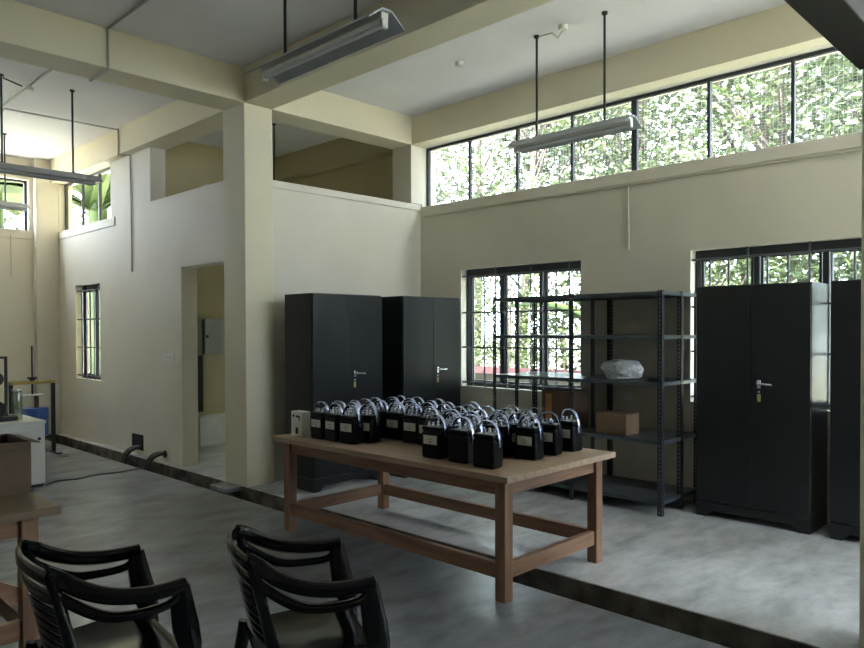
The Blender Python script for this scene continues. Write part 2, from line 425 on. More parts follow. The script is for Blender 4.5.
# ------------------------------------------------------------------ conduits, boxes, switches
def pipe(name, pts, r, m, label, cat='conduit', group=None):
    b = MB()
    for p, q in zip(pts, pts[1:]): b.cyl(p, q, r, 8)
    o = b.build(name, m); tag(o, label, cat, group); return o


pipe('conduit', [(2.585, -.5, ZC-.012), (2.585, 6.49, ZC-.012), (2.585, 6.49, ZB-.012), (2.585, 6.912, ZB-.012), (2.585, 6.912, ZC-.012), (2.585, 12.28, ZC-.012)], .011, m_conduitg,
     'thin grey conduit running along the left ceiling and stepping down round the cross beam')
pipe('conduit', [(2.60, 9.6, ZC-.035), (3.925, 9.57, ZC-.035), (3.925, 9.57, ZB-.012), (4.036, 9.46, ZB-.012), (4.036, 9.447, 2.39)], .010, m_conduitg,
     'conduit crossing the left ceiling and dropping down the wall left of the doorway')
pipe('conduit', [(6.483, 6.45, 3.04), (6.483, -.5, 3.02)], .009, m_conduit, 'cream conduit running level just below the long high window', group=None)
pipe('conduit', [(6.488, 3.62, 3.03), (6.488, 3.61, 2.40)], .009, m_conduit, 'short upright cream conduit on the wall between the two barred windows')
pipe('conduit', [(4.27, 2.32, ZC-.012), (3.925, 2.32, ZC-.012), (3.925, 2.32, ZB-.010), (4.30, 2.32, ZB-.010)], .009, m_conduit, 'cream conduit wrapping under the long ceiling beam')
pipe('conduit', [(3.40, 12.275, 3.08), (3.40, 12.275, 2.45)], .009, m_conduit, 'short upright conduit on the far wall below the high window')


def jbox(x, y, z, label):
    e = empty('junction_box', (x, y, z), label=label, cat='junction box')
    MB().lathe([(.038, -.035), (.042, -.03), (.042, 0)], 16).build('box_body', m_offw, e)
    MB().lathe([(.036, -.040), (.038, -.036)], 16).build('lid', m_offw, e)
    return e


jbox(2.585, 8.60, ZC-.026, 'round white ceiling junction box beside the nearer left lamp')
jbox(2.585, 9.68, ZC-.026, 'round white ceiling junction box where two left conduits meet')
jbox(5.33, 3.60, ZC-.024, 'round white ceiling junction box beside the bay lamp')
jbox(5.34, 4.82, ZC-.024, 'small round white ceiling box near the partition in the bay')
pipe('flex_cable', [(5.33, 3.60, ZC-.07), (5.30, 3.63, ZC-.13), (5.34, 3.72, ZC-.05), (5.39, 3.90, ZC-.02)], .006, m_conduitg, 'loose grey cable from ceiling box to the bay lamp rod', 'cable')
pipe('flex_cable', [(2.50, 8.58, ZC-.04), (2.30, 8.50, ZC-.02)], .009, m_rod, 'black cable from ceiling box to the nearer left lamp rod', 'cable')


def plate(name, loc, ry, w_, h_, label, cat, n=2):
    e = empty(name, loc, ry, label, cat)
    MB().box(-w_/2, w_/2, -.012, 0, -h_/2, h_/2).build('face_plate', m_white, e, bevel=.003)
    for i in range(n):
        x = (i-(n-1)/2)*w_/n*.8
        MB().box(x-.012, x+.012, -.018, -.0122, -.02, .02).build('rocker', m_offw, e, bevel=.002)
    return e


plate('wall_switch', (4.049, 8.44, 1.29), -PI/2, .30, .09, 'white switch plate on the cream wall just left of the doorway', 'switch', 4)
plate('wall_socket', (6.499, 3.62, .94), -PI/2, .09, .09, 'small white socket on the wall seen through the steel racks', 'socket', 1)


# ------------------------------------------------------------------ hanging fluorescent lamps
def lamp():
    e = empty('hanging_lamp', (0, 0, 0))
    L = .62
    prof = [(-.135, -.015), (-.035, .062), (.035, .062), (.135, -.015), (.132, -.020), (.032, .052), (-.032, .052), (-.132, -.020)]
    MB().prism(prof, lambda y, z: (-L, y, z), lambda y, z: (L, y, z)).build('reflector', m_reflect, e)
    MB().box(-L+.02, L-.02, -.028, .028, .012, .0515).build('ballast_box', m_offw, e, bevel=.004)
    MB().cyl((-L+.045, 0, -.016), (L-.045, 0, -.016), .014, 14).build('tube', m_tube, e)
    for s in (-1, 1):
        MB().box(s*(L-.03)-.014, s*(L-.03)+.014, -.022, .022, -.034, .0118).build('lamp_holder', m_offw, e, bevel=.004)
    for s in (-1, 1):
        b = MB().cyl((s*.35, 0, .0625), (s*.35, 0, .98), .0105, 10).cyl((s*.35, 0, .0625), (s*.35, 0, .075), .02, 12).cyl((s*.35, 0, .962), (s*.35, 0, .98), .026, 12)
        b.build('rod', m_rod, e)
    return e


lp = lamp(); lp.location = (2.67, 3.56, 3.2995); lp.rotation_euler = (0, 0, PI/2)
tag(lp, 'grey fluorescent trough lamp hanging nearest, before the cross beam', 'ceiling lamp', 'hanging fluorescent lamps')
for loc, rz, lab in (((5.40, 3.58, 3.2995), PI/2, 'grey fluorescent trough lamp hanging in front of the long high window'),
                     ((4.93, 8.0, 3.2995), 0, 'fluorescent lamp in the room beyond, only its rod seen over the partition'),
                     ((2.62, 8.46, 3.2995), 0, 'grey fluorescent trough lamp on black rods at the left edge, nearer one'),
                     ((2.62, 10.95, 3.2995), 0, 'small far fluorescent lamp hanging low before the far left high window')):
    c = copy_tree(lp); c.location = loc; c.rotation_euler = (0, 0, rz); c['label'] = lab


# ------------------------------------------------------------------ steel cupboards
def cupboard(w_, d, h):
    """origin at floor centre, front faces -y"""
    e = empty('steel_cupboard', (0, 0, 0))
    b = MB().box(-w_/2, w_/2, -d/2+.022, d/2, .13, h)
    b.build('body', m_steel, e, bevel=.006)
    p = MB(); f = -d/2+.004
    poly = [(-w_/2, 0), (-w_/2+.08, 0), (-w_/2+.14, .055), (w_/2-.14, .055), (w_/2-.08, 0), (w_/2, 0), (w_/2, .128), (-w_/2, .128)]
    p.prism(poly, lambda x, z: (x, f, z), lambda x, z: (x, f+.02, z))
    p.box(-w_/2, -w_/2+.02, f+.0205, d/2, 0, .128); p.box(w_/2-.02, w_/2, f+.0205, d/2, 0, .128)
    p.build('plinth', m_steel, e, bevel=.003)
    for s in (-1, 1):
        x0, x1 = (-w_/2+.002, -.0015) if s < 0 else (.0015, w_/2-.002)
        dr = MB().box(x0, x1, -d/2, -d/2+.020, .136, h-.008).build('door', m_steel, e, bevel=.004)
        if s > 0:
            hb = MB().box(.055, .085, -d/2-.012, -d/2-.001, 1.125, 1.19).cyl((.07, -d/2-.012, 1.165), (.07, -d/2-.045, 1.165), .011, 12)
            hb.cyl((.07, -d/2-.04, 1.165), (.185, -d/2-.04, 1.158), .0095, 12)
            hb.build('handle', m_chrome, dr, bevel=.003)
            t_ = MB().box(.056, .084, -d/2-.004, -d/2-.0005, 1.015, 1.075).build('key_tag', m_brass, dr, bevel=.002)
            MB().cyl((.07, -d/2-.006, 1.095), (.07, -d/2-.0005, 1.095), .008, 12).build('keyhole', m_alu, dr)
    return e


c0 = cupboard(.915, .485, 1.98); c0.location = (4.724, 5.808+.2425, 0)
G = 'dark steel cupboards'
tag(c0, 'dark two-door steel cupboard nearest the column, by the partition wall', 'cupboard', G)
c = copy_tree(c0); c.location = (5.829, 5.675+.2425, 0); c['label'] = 'dark two-door steel cupboard in the corner, touching the window wall side'
c1 = cupboard(.915, .44, 1.975); tag(c1, 'x', 'cupboard', G)
for q, loc, rz, lab in (
                     (c1, (6.055+.2215, 2.268, 0), -PI/2, 'large black steel cupboard right of the open racks, seen whole'),
                     (None, (6.055+.2215, 1.215, 0), -PI/2, 'black steel cupboard cut off by the right edge, behind the column')):
    c = q or copy_tree(c1); c.location = loc; c.rotation_euler = (0, 0, rz); c['label'] = lab


# ------------------------------------------------------------------ steel rack
rk = empty('steel_rack', (6.12, 3.83, 0), label='grey slotted-angle steel shelving rack, open, between the cupboards by the windows', cat='shelving rack')
XS = (5.776-6.12, 6.145-6.12, 6.49-6.12); YS = (2.90-3.83, 0.0, 4.763-3.83)


def angle_post(x, y, sx, sy, z1):
    b = MB(); L, t = .042, .003; zs = [0, .006]
    # perforated legs: solid edges and rungs between slots
    for ax in (0, 1):
        def bx(a0, a1, z0, z1_):
            a0, a1 = sorted((a0, a1))
            if ax == 0: b.box(x+min(a0*sx, a1*sx), x+max(a0*sx, a1*sx), y+min(0, t*sy), y+max(0, t*sy), z0, z1_)
            else: b.box(x+min(0, t*sx), x+max(0, t*sx), y+min(a0*sy, a1*sy), y+max(a0*sy, a1*sy), z0, z1_)
        st = t if ax == 1 else 0
        bx(st, .017, 0, z1); bx(.026, L, 0, z1)
        z = 0
        while z < z1:
            bx(.017, .026, z, min(z+.020, z1)); z += .036
    return b


for i, x in enumerate(XS):
    for j, y in enumerate(YS):
        sx = 1 if i < 2 else -1; sy = 1 if j == 0 else -1
        angle_post(x, y, sx, sy, 1.945).build('post', m_rack, rk)
for z in (.128, .647, 1.148, 1.554, 1.935):
    for i in range(2):
        for j in range(2):
            x0, x1, y0, y1 = XS[i]+.004, XS[i+1]-.001, YS[j]+.004, YS[j+1]-.004
            b = MB().box(x0, x1, y0, y1, z-.003, z)
            b.box(x0, x0+.002, y0, y1, z-.032, z-.003); b.box(x1-.002, x1, y0, y1, z-.032, z-.003)
            b.box(x0+.002, x1-.002, y0, y0+.002, z-.032, z-.003); b.box(x0+.002, x1-.002, y1-.002, y1, z-.032, z-.003)
            b.build('shelf', m_shelf, rk)


def carton(x, y, z, w_, d, h, m, label, rz=0, tape=None):
    e = empty('carton', (x, y, z), rz, label, 'box')
    MB().box(-w_/2, w_/2, -d/2, d/2, 0, h).build('box_body', m, e, bevel=.004)
    MB().box(-w_/2+.002, -.002, -d/2+.002, d/2-.002, h, h+.004).box(.002, w_/2-.002, -d/2+.002, d/2-.002, h, h+.004).build('flap', m, e)
    if tape: MB().box(-w_/2-.0025, -w_/2-.0005, tape[0], tape[1], .03, h-.03).build('printed_stripe', m_tape, e)
    return e


carton(5.96, 3.43, .6505, .24, .31, .185, m_card, 'small brown cardboard carton on the rack shelf, seen clear right of the posts')
carton(6.00, 4.03, .6505, .28, .36, .36, m_card2, 'tall dark brown carton with orange stripe on the rack, behind the instruments', 0, (.06, .13))

# plastic bag
bm = bmesh.new(); bmesh.ops.create_icosphere(bm, subdivisions=4, radius=1)
for v in bm.verts:
    p = v.co.copy(); n_ = noise.noise(p*1.6+Vector((3, 1, 2)))*.28+abs(noise.noise(p*4))*.16
    k = 1+n_; v.co = Vector((p.x*.13*k, p.y*.185*k, max(p.z, -.55)*.115*k))
zmin = min(v.co.z for v in bm.verts)
for v in bm.verts:
    v.co.z = max(v.co.z - zmin, 0) if v.co.z-zmin > .004 else 0
me = bpy.data.meshes.new('plastic_bag'); bm.to_mesh(me); bm.free(); me.materials.append(m_bag)
o = bpy.data.objects.new('plastic_bag', me); COL.objects.link(o); o.location = (5.97, 3.39, 1.1495)
tag(o, 'crumpled white plastic bag on the open rack shelf', 'bag')
for f in me.polygons: f.use_smooth = False
b = MB().box(-.05, .05, -.08, .08, 0, .008).box(-.02, .04, -.03, .06, .0081, .02)
tag(b.build('folded_cloth', m_black, loc=(5.9, 3.02, 1.1495)), 'small flat black item at the right end of the rack shelf', 'cloth')


# ------------------------------------------------------------------ tables
def table(name, x0, x1, y0, y1, h, ov, topm, label, brace=False):
    cx, cy = (x0+x1)/2, (y0+y1)/2
    e = empty(name, (cx, cy, 0), 0, label, 'table'); hx, hy = (x1-x0)/2, (y1-y0)/2; lt = .038
    MB().box(-hx, hx, -hy, hy, h-.038, h).build('tabletop', topm, e, bevel=.003)
    lx, ly = hx-ov[0], hy-ov[1]
    for sx in (-1, 1):
        for sy in (-1, 1):
            MB().box(sx*lx-lt, sx*lx+lt, sy*ly-lt, sy*ly+lt, 0, h-.0385).build('leg', m_woodz, e, bevel=.003)
    for sx in (-1, 1): MB().box(sx*lx-.016, sx*lx+.016, -ly+lt+.0005, ly-lt-.0005, h-.135, h-.039).build('apron', m_wood, e, bevel=.002)
    for sy in (-1, 1): MB().box(-lx+lt+.0005, lx-lt-.0005, sy*ly-.016, sy*ly+.016, h-.135, h-.039).build('apron', m_woodx, e, bevel=.002)
    for sx in (-1, 1): MB().box(sx*lx-.022, sx*lx+.022, -ly+lt+.0005, ly-lt-.0005, .128, .222).build('stretcher', m_wood, e, bevel=.003)
    for sy in (-1, 1): MB().box(-lx+lt+.0005, lx-lt-.0005, sy*ly-.022, sy*ly+.022, .128, .222).build('stretcher', m_woodx, e, bevel=.003)
    if brace:
        for s in (-1, 1):
            MB().prism([(-lx+.12 if s < 0 else lx-.04, .251), (-lx+.19 if s < 0 else lx-.10, .251), (-s*.0+(-lx+.04+.0 if s > 0 else lx-.04), .0)][:0] or
                       [(s*(lx-.042), .30), (s*(lx-.042), .38), (s*(lx-.45), .70), (s*(lx-.53), .70)],
                       lambda x, z: (x, -ly-.012, min(z, h-.14)), lambda x, z: (x, -ly+.012, min(z, h-.14))).build('brace', m_woodx, e)
    return e


table('work_table', 3.245, 4.447, 2.573, 4.973, .761, (.10, .105), m_top, 'long wooden work table covered with black instruments, astride the floor trench')
table('work_table', -1.1, 1.24, 3.735, 4.85, .76, (.12, .10), m_top2, 'brown wooden table cut off at left edge, carrying an open carton', True)

# ------------------------------------------------------------------ portable meters
TZ = .7615


def meter():
    e = empty('portable_meter', (0, 0, 0))
    w_, d, h = .076, .052, .205
    MB().box(-w_, w_, -d, d, 0, .178).build('case', m_black, e, bevel=.016, seg=3)
    MB().box(-w_+.002, w_-.002, -d+.002, d-.002, .179, h).build('cover', m_black, e, bevel=.008, seg=3)
    pts = [(-w_-.005, 0, .14), (-w_-.007, 0, .18), (-w_*.93, 0, .232), (-w_*.58, 0, .268), (0, 0, .282), (w_*.58, 0, .268), (w_*.93, 0, .232), (w_+.007, 0, .18), (w_+.005, 0, .14)]
    hd = MB().sweep(pts, [.012, .012]+[.0125]*5+[.012, .012], .0045, 8, 4, side=(0, 1, 0), sq=.7)
    for s in (-1, 1): hd.cyl((s*(w_+.0005), 0, .14), (s*(w_+.010), 0, .14), .014, 12)
    hd.build('handle', m_handle, e)
    dp = MB().box(-.054, .054, -d-.003, -d-.0002, .092, .150).build('dial_plate', m_dial, e, bevel=.001)
    a = MB()
    for i in range(7):
        t0, t1 = PI*(.2+.6*i/7), PI*(.2+.6*(i+1)/7)
        a.add([(.026*math.cos(t)*k, -d-.0034, .108+.022*math.sin(t)*k) for t, k in ((t0, 1), (t1, 1), (t1, .85), (t0, .85))], [(0, 1, 2, 3)])
    a.box(-.006, .006, -d-.0036, -d-.0031, .104, .112)
    a.build('scale', m_ink, dp)
    for x, y in ((-.036, -.018), (0, -.022), (.036, -.018), (0, .024)):
        MB().lathe([(.011, h), (.011, h+.012), (.008, h+.015), (.008, h+.028), (.004, h+.031)], 12, (x, y)).build('terminal', m_chrome, e)
    return e


rows = [  # (x, row, [y ...]) from the front edge of the table to the back
    (3.44, 'front row', [4.575, 4.395, 4.21, 3.33, 3.09]),
    (3.415, 'front row', [2.86]),
    (3.565, 'second row', [4.52, 4.34, 4.16, 3.30, 3.12]),
    (3.69, 'third row', [4.47, 4.29]), (3.825, 'third row', [4.50, 4.31, 4.12]), (3.79, 'third row', [3.89]), (3.765, 'third row', [3.70]),
    (3.72, 'third row', [3.44, 3.26]), (3.765, 'third row', [3.06]), (3.83, 'third row', [2.85]),
    (3.95, 'fourth row', [4.52, 4.29, 4.10, 3.91, 3.73]), (3.885, 'fourth row', [3.52, 3.33]), (3.90, 'fourth row', [3.15, 2.99]), (4.06, 'fourth row', [2.86]),
    (4.08, 'fifth row', [4.45, 4.24, 4.0, 3.82]), (4.04, 'fifth row', [3.56, 3.38, 3.20, 3.03]), (4.10, 'fifth row', []),
    (4.22, 'back row', [4.50, 4.30, 4.05, 3.68, 3.30, 3.10]), (4.29, 'back row', [2.85]),
]
flat = {}
for x, nm, ys in rows: flat.setdefault(nm, []).extend((x, y) for y in ys)
ordn = ['leftmost', 'second from left', 'third from left', 'fourth from left', 'fifth from left', 'sixth from left', 'seventh from left', 'eighth from left', 'ninth from left', 'tenth from left']
m0 = meter(); first = True
for nm, lst in flat.items():
    lst.sort(key=lambda p: -p[1])
    for k, (x, y) in enumerate(lst):
        o = m0 if first else copy_tree(m0); first = False
        turn = R.uniform(-.14, .14)
        if nm == 'front row' and k in (4, 5): turn = PI+R.uniform(-.1, .1)
        if nm == 'third row' and k == 8: turn = .12
        o.scale = (1.07, 1.07, 1.02); o.location = (x, y, TZ); o.rotation_euler = (0, 0, -PI/2+turn)
        last = k == len(lst)-1
        pos = 'rightmost' if last else ordn[k]
        face = ', dial hidden' if abs(turn) > 1 else ''
        tag(o, 'black handled meter on long table, %s of %s%s' % (pos, nm, face), 'meter', 'portable meters on the long table')
# white switch-socket box at the end of the table
e = empty('socket_box', (3.40, 4.80, TZ), -PI/2, 'small white electrical box with a switch, at the left end of the long table', 'electrical box')
MB().box(-.075, .075, -.04, .04, 0, .20).build('box_body', m_offw, e, bevel=.004)
MB().box(-.068, .068, -.044, -.0405, .106, .193).build('face_plate', m_white, e, bevel=.002)
MB().box(-.068, .068, -.044, -.0405, .008, .096).build('face_plate', m_white, e, bevel=.002)
MB().box(.0, .05, -.047, -.0445, .155, .17).box(.038, .05, -.047, -.0445, .13, .1549).cyl((-.035, -.047, .165), (-.035, -.0445, .165), .012, 12).build('slot', m_ink, e)
MB().box(.0, .03, -.052, -.0445, .025, .075).build('rocker', m_ink, e, bevel=.003)


# ------------------------------------------------------------------ black plastic armchairs (face +x)
def chair():
    e = empty('plastic_armchair', (0, 0, 0))
    # seat: dished sheet with thickness
    b = MB(); nx, ny = 14, 14
    top = []; bot = []
    for i in range(nx+1):
        for j in range(ny+1):
            u = i/nx; t = j/ny*2-1; x = -.20+.44*u; hw = .215+.03*u
            z = .405+.025*u - .028*(1-t*t)*(1-abs(2*u-1)**3) - (.035*((u-.86)/.14)**2 if u > .86 else 0)
            top.append((x, t*hw, z)); bot.append((x, t*hw, z-.008 - (.03 if (i in (0, nx) or j in (0, ny)) else 0)))
    W = ny+1; N = len(top)
    fs = [(i*W+j, (i+1)*W+j, (i+1)*W+j+1, i*W+j+1) for i in range(nx) for j in range(ny)]
    b.add(top+bot, fs+[tuple(N+q for q in reversed(f)) for f in fs] +
          [(j, j+1, N+j+1, N+j) for j in range(ny)] + [(nx*W+j, nx*W+j+1, N+nx*W+j+1, N+nx*W+j) for j in range(ny)] +
          [(i*W, (i+1)*W, N+(i+1)*W, N+i*W) for i in range(nx)] + [(i*W+ny, (i+1)*W+ny, N+(i+1)*W+ny, N+i*W+ny) for i in range(nx)], True)
    b.build('seat', m_chair, e)
    # backrest: two curved top rails, side posts and ribs
    bk = MB()

    def rail(z, hw, x0, bow, rw, rh):
        pts = [(x0+bow*(1-(t**2)), t*hw, z+.012*(1-t*t)) for t in (-1, -.75, -.4, 0, .4, .75, 1)]
        return pts
    def X(z): return -.140-(z-.40)*.22
    bk.sweep([(X(.78)-.045*(1-t*t)-.01, t*.225, .772+.015*(1-t*t)) for t in (-1, -.8, -.5, 0, .5, .8, 1)], .013, .026, 10, 4, sq=.8)
    bk.sweep([(X(.71)-.045*(1-t*t)-.01, t*.228, .708+.012*(1-t*t)) for t in (-1, -.8, -.5, 0, .5, .8, 1)], .012, .020, 10, 4, sq=.8)
    z = .676
    while z > .44:
        bk.sweep([(X(z)-.045*(1-t*t)-.004, t*.215, z+.006*(1-t*t)) for t in (-1, -.5, 0, .5, 1)], .010, .012, 8, 3, sq=.8); z -= .036
    for s in (-1, 1):
        bk.sweep([(X(.78)-.005, s*.226, .780), (X(.70), s*.232, .70), (X(.6), s*.225, .6), (X(.40)+.005, s*.218, .385)], [.016, .018, .02, .022], [.022, .02, .02, .024], 10, 5, sq=.8)
    bk.build('backrest', m_chair, e)
    for s in (-1, 1):
        a = MB()
        up = [(X(.79)-.012, s*.20, .785), (-.195, s*.236, .762), (-.135, s*.262, .722), (-.05, s*.275, .685), (.05, s*.278, .665), (.14, s*.275, .662), (.215, s*.268, .668)]
        lo = [(X(.71)+.0, s*.225, .712), (-.165, s*.245, .675), (-.10, s*.262, .632), (-.03, s*.272, .605), (.06, s*.275, .598), (.15, s*.27, .604), (.19, s*.268, .63)]
        a.sweep(up, [.018, .022, .025, .026, .027, .027, .026], [.026, .028, .030, .029, .028, .027, .024], 10, 5, side=(0, 1, 0), sq=.75)
        a.sweep(lo, [.014, .018, .02, .02, .02, .02, .02], [.018, .02, .020, .018, .017, .016, .014], 10, 5, side=(0, 1, 0), sq=.75)
        a.sweep([(.20, s*.268, .668), (.205, s*.266, .60), (.222, s*.258, .50), (.245, s*.25, .41)], [.02, .022, .022, .022], [.03, .042, .05, .04], 10, 5, side=(0, 1, 0), sq=.75)
        a.build('arm', m_chair, e)
        MB().sweep([(.245, s*.25, .42), (.262, s*.256, .25), (.285, s*.262, .001)], [.02, .019, .016], [.036, .03, .024], 10, 5, side=(0, 1, 0), sq=.7).build('leg', m_chair, e)
        MB().sweep([(-.20, s*.222, .40), (-.235, s*.232, .22), (-.285, s*.242, .001)], [.02, .018, .015], [.03, .026, .022], 10, 5, side=(0, 1, 0), sq=.7).build('leg', m_chair, e)
    return e


ch = chair()
d2 = math.atan2(-.42, .9); ch.location = (1.875-.21*math.cos(d2), 2.28-.21*math.sin(d2), 0); ch.rotation_euler = (0, 0, d2)
tag(ch, 'glossy black plastic armchair at bottom centre, before the long table', 'chair', 'black plastic armchairs')
c = copy_tree(ch); d1 = math.atan2(-.12, 1); c.location = (1.295-.21*math.cos(d1), 2.80-.21*math.sin(d1), 0); c.rotation_euler = (0, 0, d1)
c['label'] = 'glossy black plastic armchair at bottom left, beside the brown table'

# ------------------------------------------------------------------ things on and around the left table
m_card3 = mat('brown_cardboard', (.115, .075, .045), .85, noise_amt=.3, scale=5)
e = empty('carton', (1.03, 4.38, .7605), 0, 'open brown cardboard carton on the left table, before the white cabinet', 'box')
b = MB(); w_, d, h, t = .21, .20, .27, .005
b.box(-w_, w_, -d, -d+t, 0, h); b.box(-w_, w_, d-t, d, 0, h); b.box(-w_, -w_+t, -d+t, d-t, 0, h); b.box(w_-t, w_, -d+t, d-t, 0, h); b.box(-w_+t, w_-t, -d+t, d-t, 0, t)
b.build('box_body', m_card3, e)
MB().add([(w_+.001, -d, h), (w_+.001, d, h), (w_+.055, d-.03, h-.012), (w_+.055, -d+.03, h-.012), (w_+.001, -d, h-.006), (w_+.001, d, h-.006), (w_+.055, d-.03, h-.018), (w_+.055, -d+.03, h-.018)],
         [(0, 1, 2, 3), (7, 6, 5, 4), (0, 4, 5, 1), (2, 6, 7, 3), (1, 5, 6, 2), (3, 7, 4, 0)]).build('flap', m_card3, e)
MB().add([(-w_, -d-.001, h), (w_-.01, -d-.001, h), (w_-.03, -d-.05, h-.10+.07), (-w_+.03, -d-.05, h-.10+.07), (-w_, -d-.006, h), (w_-.01, -d-.006, h), (w_-.03, -d-.055, h-.03), (-w_+.03, -d-.055, h-.03)],
         [(0, 1, 2, 3), (7, 6, 5, 4), (0, 4, 5, 1), (2, 6, 7, 3), (1, 5, 6, 2), (3, 7, 4, 0)]).build('flap', m_card3, e)
e = empty('black_spool', (.93, 4.02, .7605), 0, 'small dark reel at the left edge, before the open carton', 'reel')
MB().lathe([(.04, 0), (.04, .01), (.022, .012), (.022, .05), (.04, .052), (.04, .062)], 18).build('reel_body', m_black, e)

# white cabinet / bench
e = empty('white_cabinet', (2.10, 8.55, 0), 0, 'low white steel cabinet at the left edge, behind the open carton', 'cabinet')
MB().box(-.44, .44, -.44, .44, 0.03, .655).build('body', m_white, e, bevel=.005)
MB().box(-.45, .45, -.45, .45, .6555, .685).build('worktop', m_white, e, bevel=.004)
MB().box(-.42, .42, -.42, .42, 0, .0295).build('plinth', m_ink, e)
dr = MB().box(-.43, .335, -.455, -.441, .05, .60).build('door', m_white, e, bevel=.004)
MB().box(.275, .288, -.463, -.4555, .10, .34).build('handle', m_ink, dr)
MB().cyl((.385, -.447, .50), (.385, -.4405, .50), .016, 12).build('keyhole', m_ink, e)
e = empty('glass_jar', (2.36, 8.38, .6855), 0, 'pale glass cylinder jar standing on the white cabinet', 'jar')
MB().lathe([(.045, 0), (.05, .006), (.05, .27), (.042, .285), (.046, .30), (.044, .30), (.038, .285), (.046, .268), (.046, .01)], 20).build('glass_body', m_jar, e)
MB().lathe([(.047, .301), (.047, .318), (.01, .322)], 18).build('lid', m_alu, e)
e = empty('bench_press', (2.235, 8.42, .6855), 0, 'black upright test instrument with tall frame, on the white cabinet at left edge', 'instrument')
MB().box(-.17, .11, -.12, .12, 0, .045).build('base', m_iron, e, bevel=.006)
MB().box(.02, .045, -.0125, .0125, .0455, .64).box(-.26, -.235, -.0125, .0125, .0455, .64).box(-.26, .045, -.0125, .0125, .6405, .665).build('frame', m_iron, e)
MB().box(-.26, -.16, -.03, .03, 0, .045).build('foot', m_iron, e)
MB().cyl((-.06, -.02, .43), (-.06, .02, .43), .07, 24).cyl((-.11, 0, .05), (-.11, 0, .43), .012, 8).build('gauge', m_iron, e)
b = MB(); b.lathe([(.05, .046), (.085, .07), (.095, .12), (.075, .17), (.03, .2)], 20, (-.06, -.03)); b.build('motor', m_iron, e)

# floor-standing screw press
e = empty('screw_press', (3.08, 10.3, 0), 0, 'tall black framed screw press with yellow crossbar, by the far corner', 'press')
MB().box(-.268, .268, -.04, .04, .925, .965).build('crossbar', m_yellow, e, bevel=.006)
for s in (-1, 1):
    MB().box(s*.25-.02, s*.25+.02, -.03, .03, .02, .9245).build('leg', m_iron, e, bevel=.003)
    MB().box(s*.25-.035, s*.25+.035, -.22, .22, 0, .0195).build('foot', m_iron, e, bevel=.003)
MB().cyl((0, 0, .79), (0, 0, 1.42), .011, 10).build('screw', m_iron, e)
MB().cyl((0, 0, .968), (0, 0, .98), .03, 16).lathe([(.03, .98), (.06, 1.0), (.06, 1.012), (.02, 1.016)], 18).build('hand_wheel', m_iron, e)
MB().box(-.12, .13, -.06, .06, .770, .788).build('plate', m_white, e, bevel=.003)
MB().cyl((.05, 0, .6), (.05, 0, .7695), .028, 14).build('neck', m_card2, e)
MB().box(.275, .31, -.03, .03, .80, .90).build('side_bracket', m_white, e, bevel=.004)
MB().box(-.2295, .2295, -.03, .03, .20, .24).build('lower_bar', m_iron, e)
tag(MB().lathe([(.135, .2405), (.15, .25), (.155, .60), (.150, .61), (.03, .612)], 28, (.035, 0)).build('blue_drum', m_blue, e), 'blue round drum')

# trench hoses and wall holes
tag(MB().box(4.035, 4.0495, 9.18, 9.50, .06, .26).build('cable_opening', m_ink), 'square dark cable opening low in the left wall', 'wall opening')
tag(MB().cyl((4.035, 8.56, .09), (4.0495, 8.56, .09), .045, 18).build('cable_opening', m_ink), 'round dark cable hole low in the wall near the doorway', 'wall opening')


def hose(y, y2, label, n=1):
    b = MB()
    for k in range(n):
        o_ = k*.07
        b.sweep([(4.03, y, .10), (3.98, y+.01+o_, .095), (3.91, y+.03+o_, .06), (3.87, y2+o_, -.02), (3.86, y2+o_, -.12), (3.86, y2+o_, -.19)], .024, .024, 10, 6)
    return tag(b.build('cable_hose', m_hose), label, 'hose')


hose(9.24, 9.30, 'thick grey corrugated hose from the square wall opening into the trench', 2)
hose(8.56, 8.62, 'grey corrugated hose from the round wall hole into the trench', 2)
cb = [(2.56, 8.13, .006), (2.7, 8.27, .006), (2.9, 8.22, .006), (3.1, 8.30, .006), (3.35, 8.27, .006), (3.60, 8.30, .006), (3.66, 8.31, -.02), (3.69, 8.31, -.21)]
tag(MB().sweep(cb, .006, .006, 6, 5).build('floor_cable', m_rod), 'thin black cable lying on the floor from white cabinet to the trench', 'cable')

# grey distribution panel in the room behind the doorway
e = empty('distribution_panel', (5.10, 9.45, 1.53), 0, 'grey wall-mounted electrical panel seen through the doorway', 'electrical panel')
MB().box(-.16, .16, -.15, .149, -.25, .25).build('housing', m_grey, e, bevel=.005)
MB().box(-.11, .155, -.162, -.151, .02, .24).build('door', m_grey, e, bevel=.003)
MB().box(-.11, .155, -.162, -.151, -.24, -.02).build('door', m_grey, e, bevel=.003)
MB().box(-.155, -.13, -.165, -.151, -.25, .24).build('hinge_strip', m_ink, e)
MB().cyl((-.09, -.163, 0.0), (-.09, -.18, 0.0), .02, 12).build('knob', m_ink, e)
tag(MB().box(4.93, 4.95, 9.55, 9.59, .45, 1.95).box(4.955, 5.06, 9.50, 9.58, .46, 1.26).build('cable_trunking', m_iron), 'dark upright cable trunking below the panel beyond the doorway', 'conduit')


tag(MB().box(4.9, 6.2, 9.30, 9.58, 0.001, .40).build('low_platform', m_white, bevel=.005), 'low white platform against the back wall beyond the doorway', 'platform')


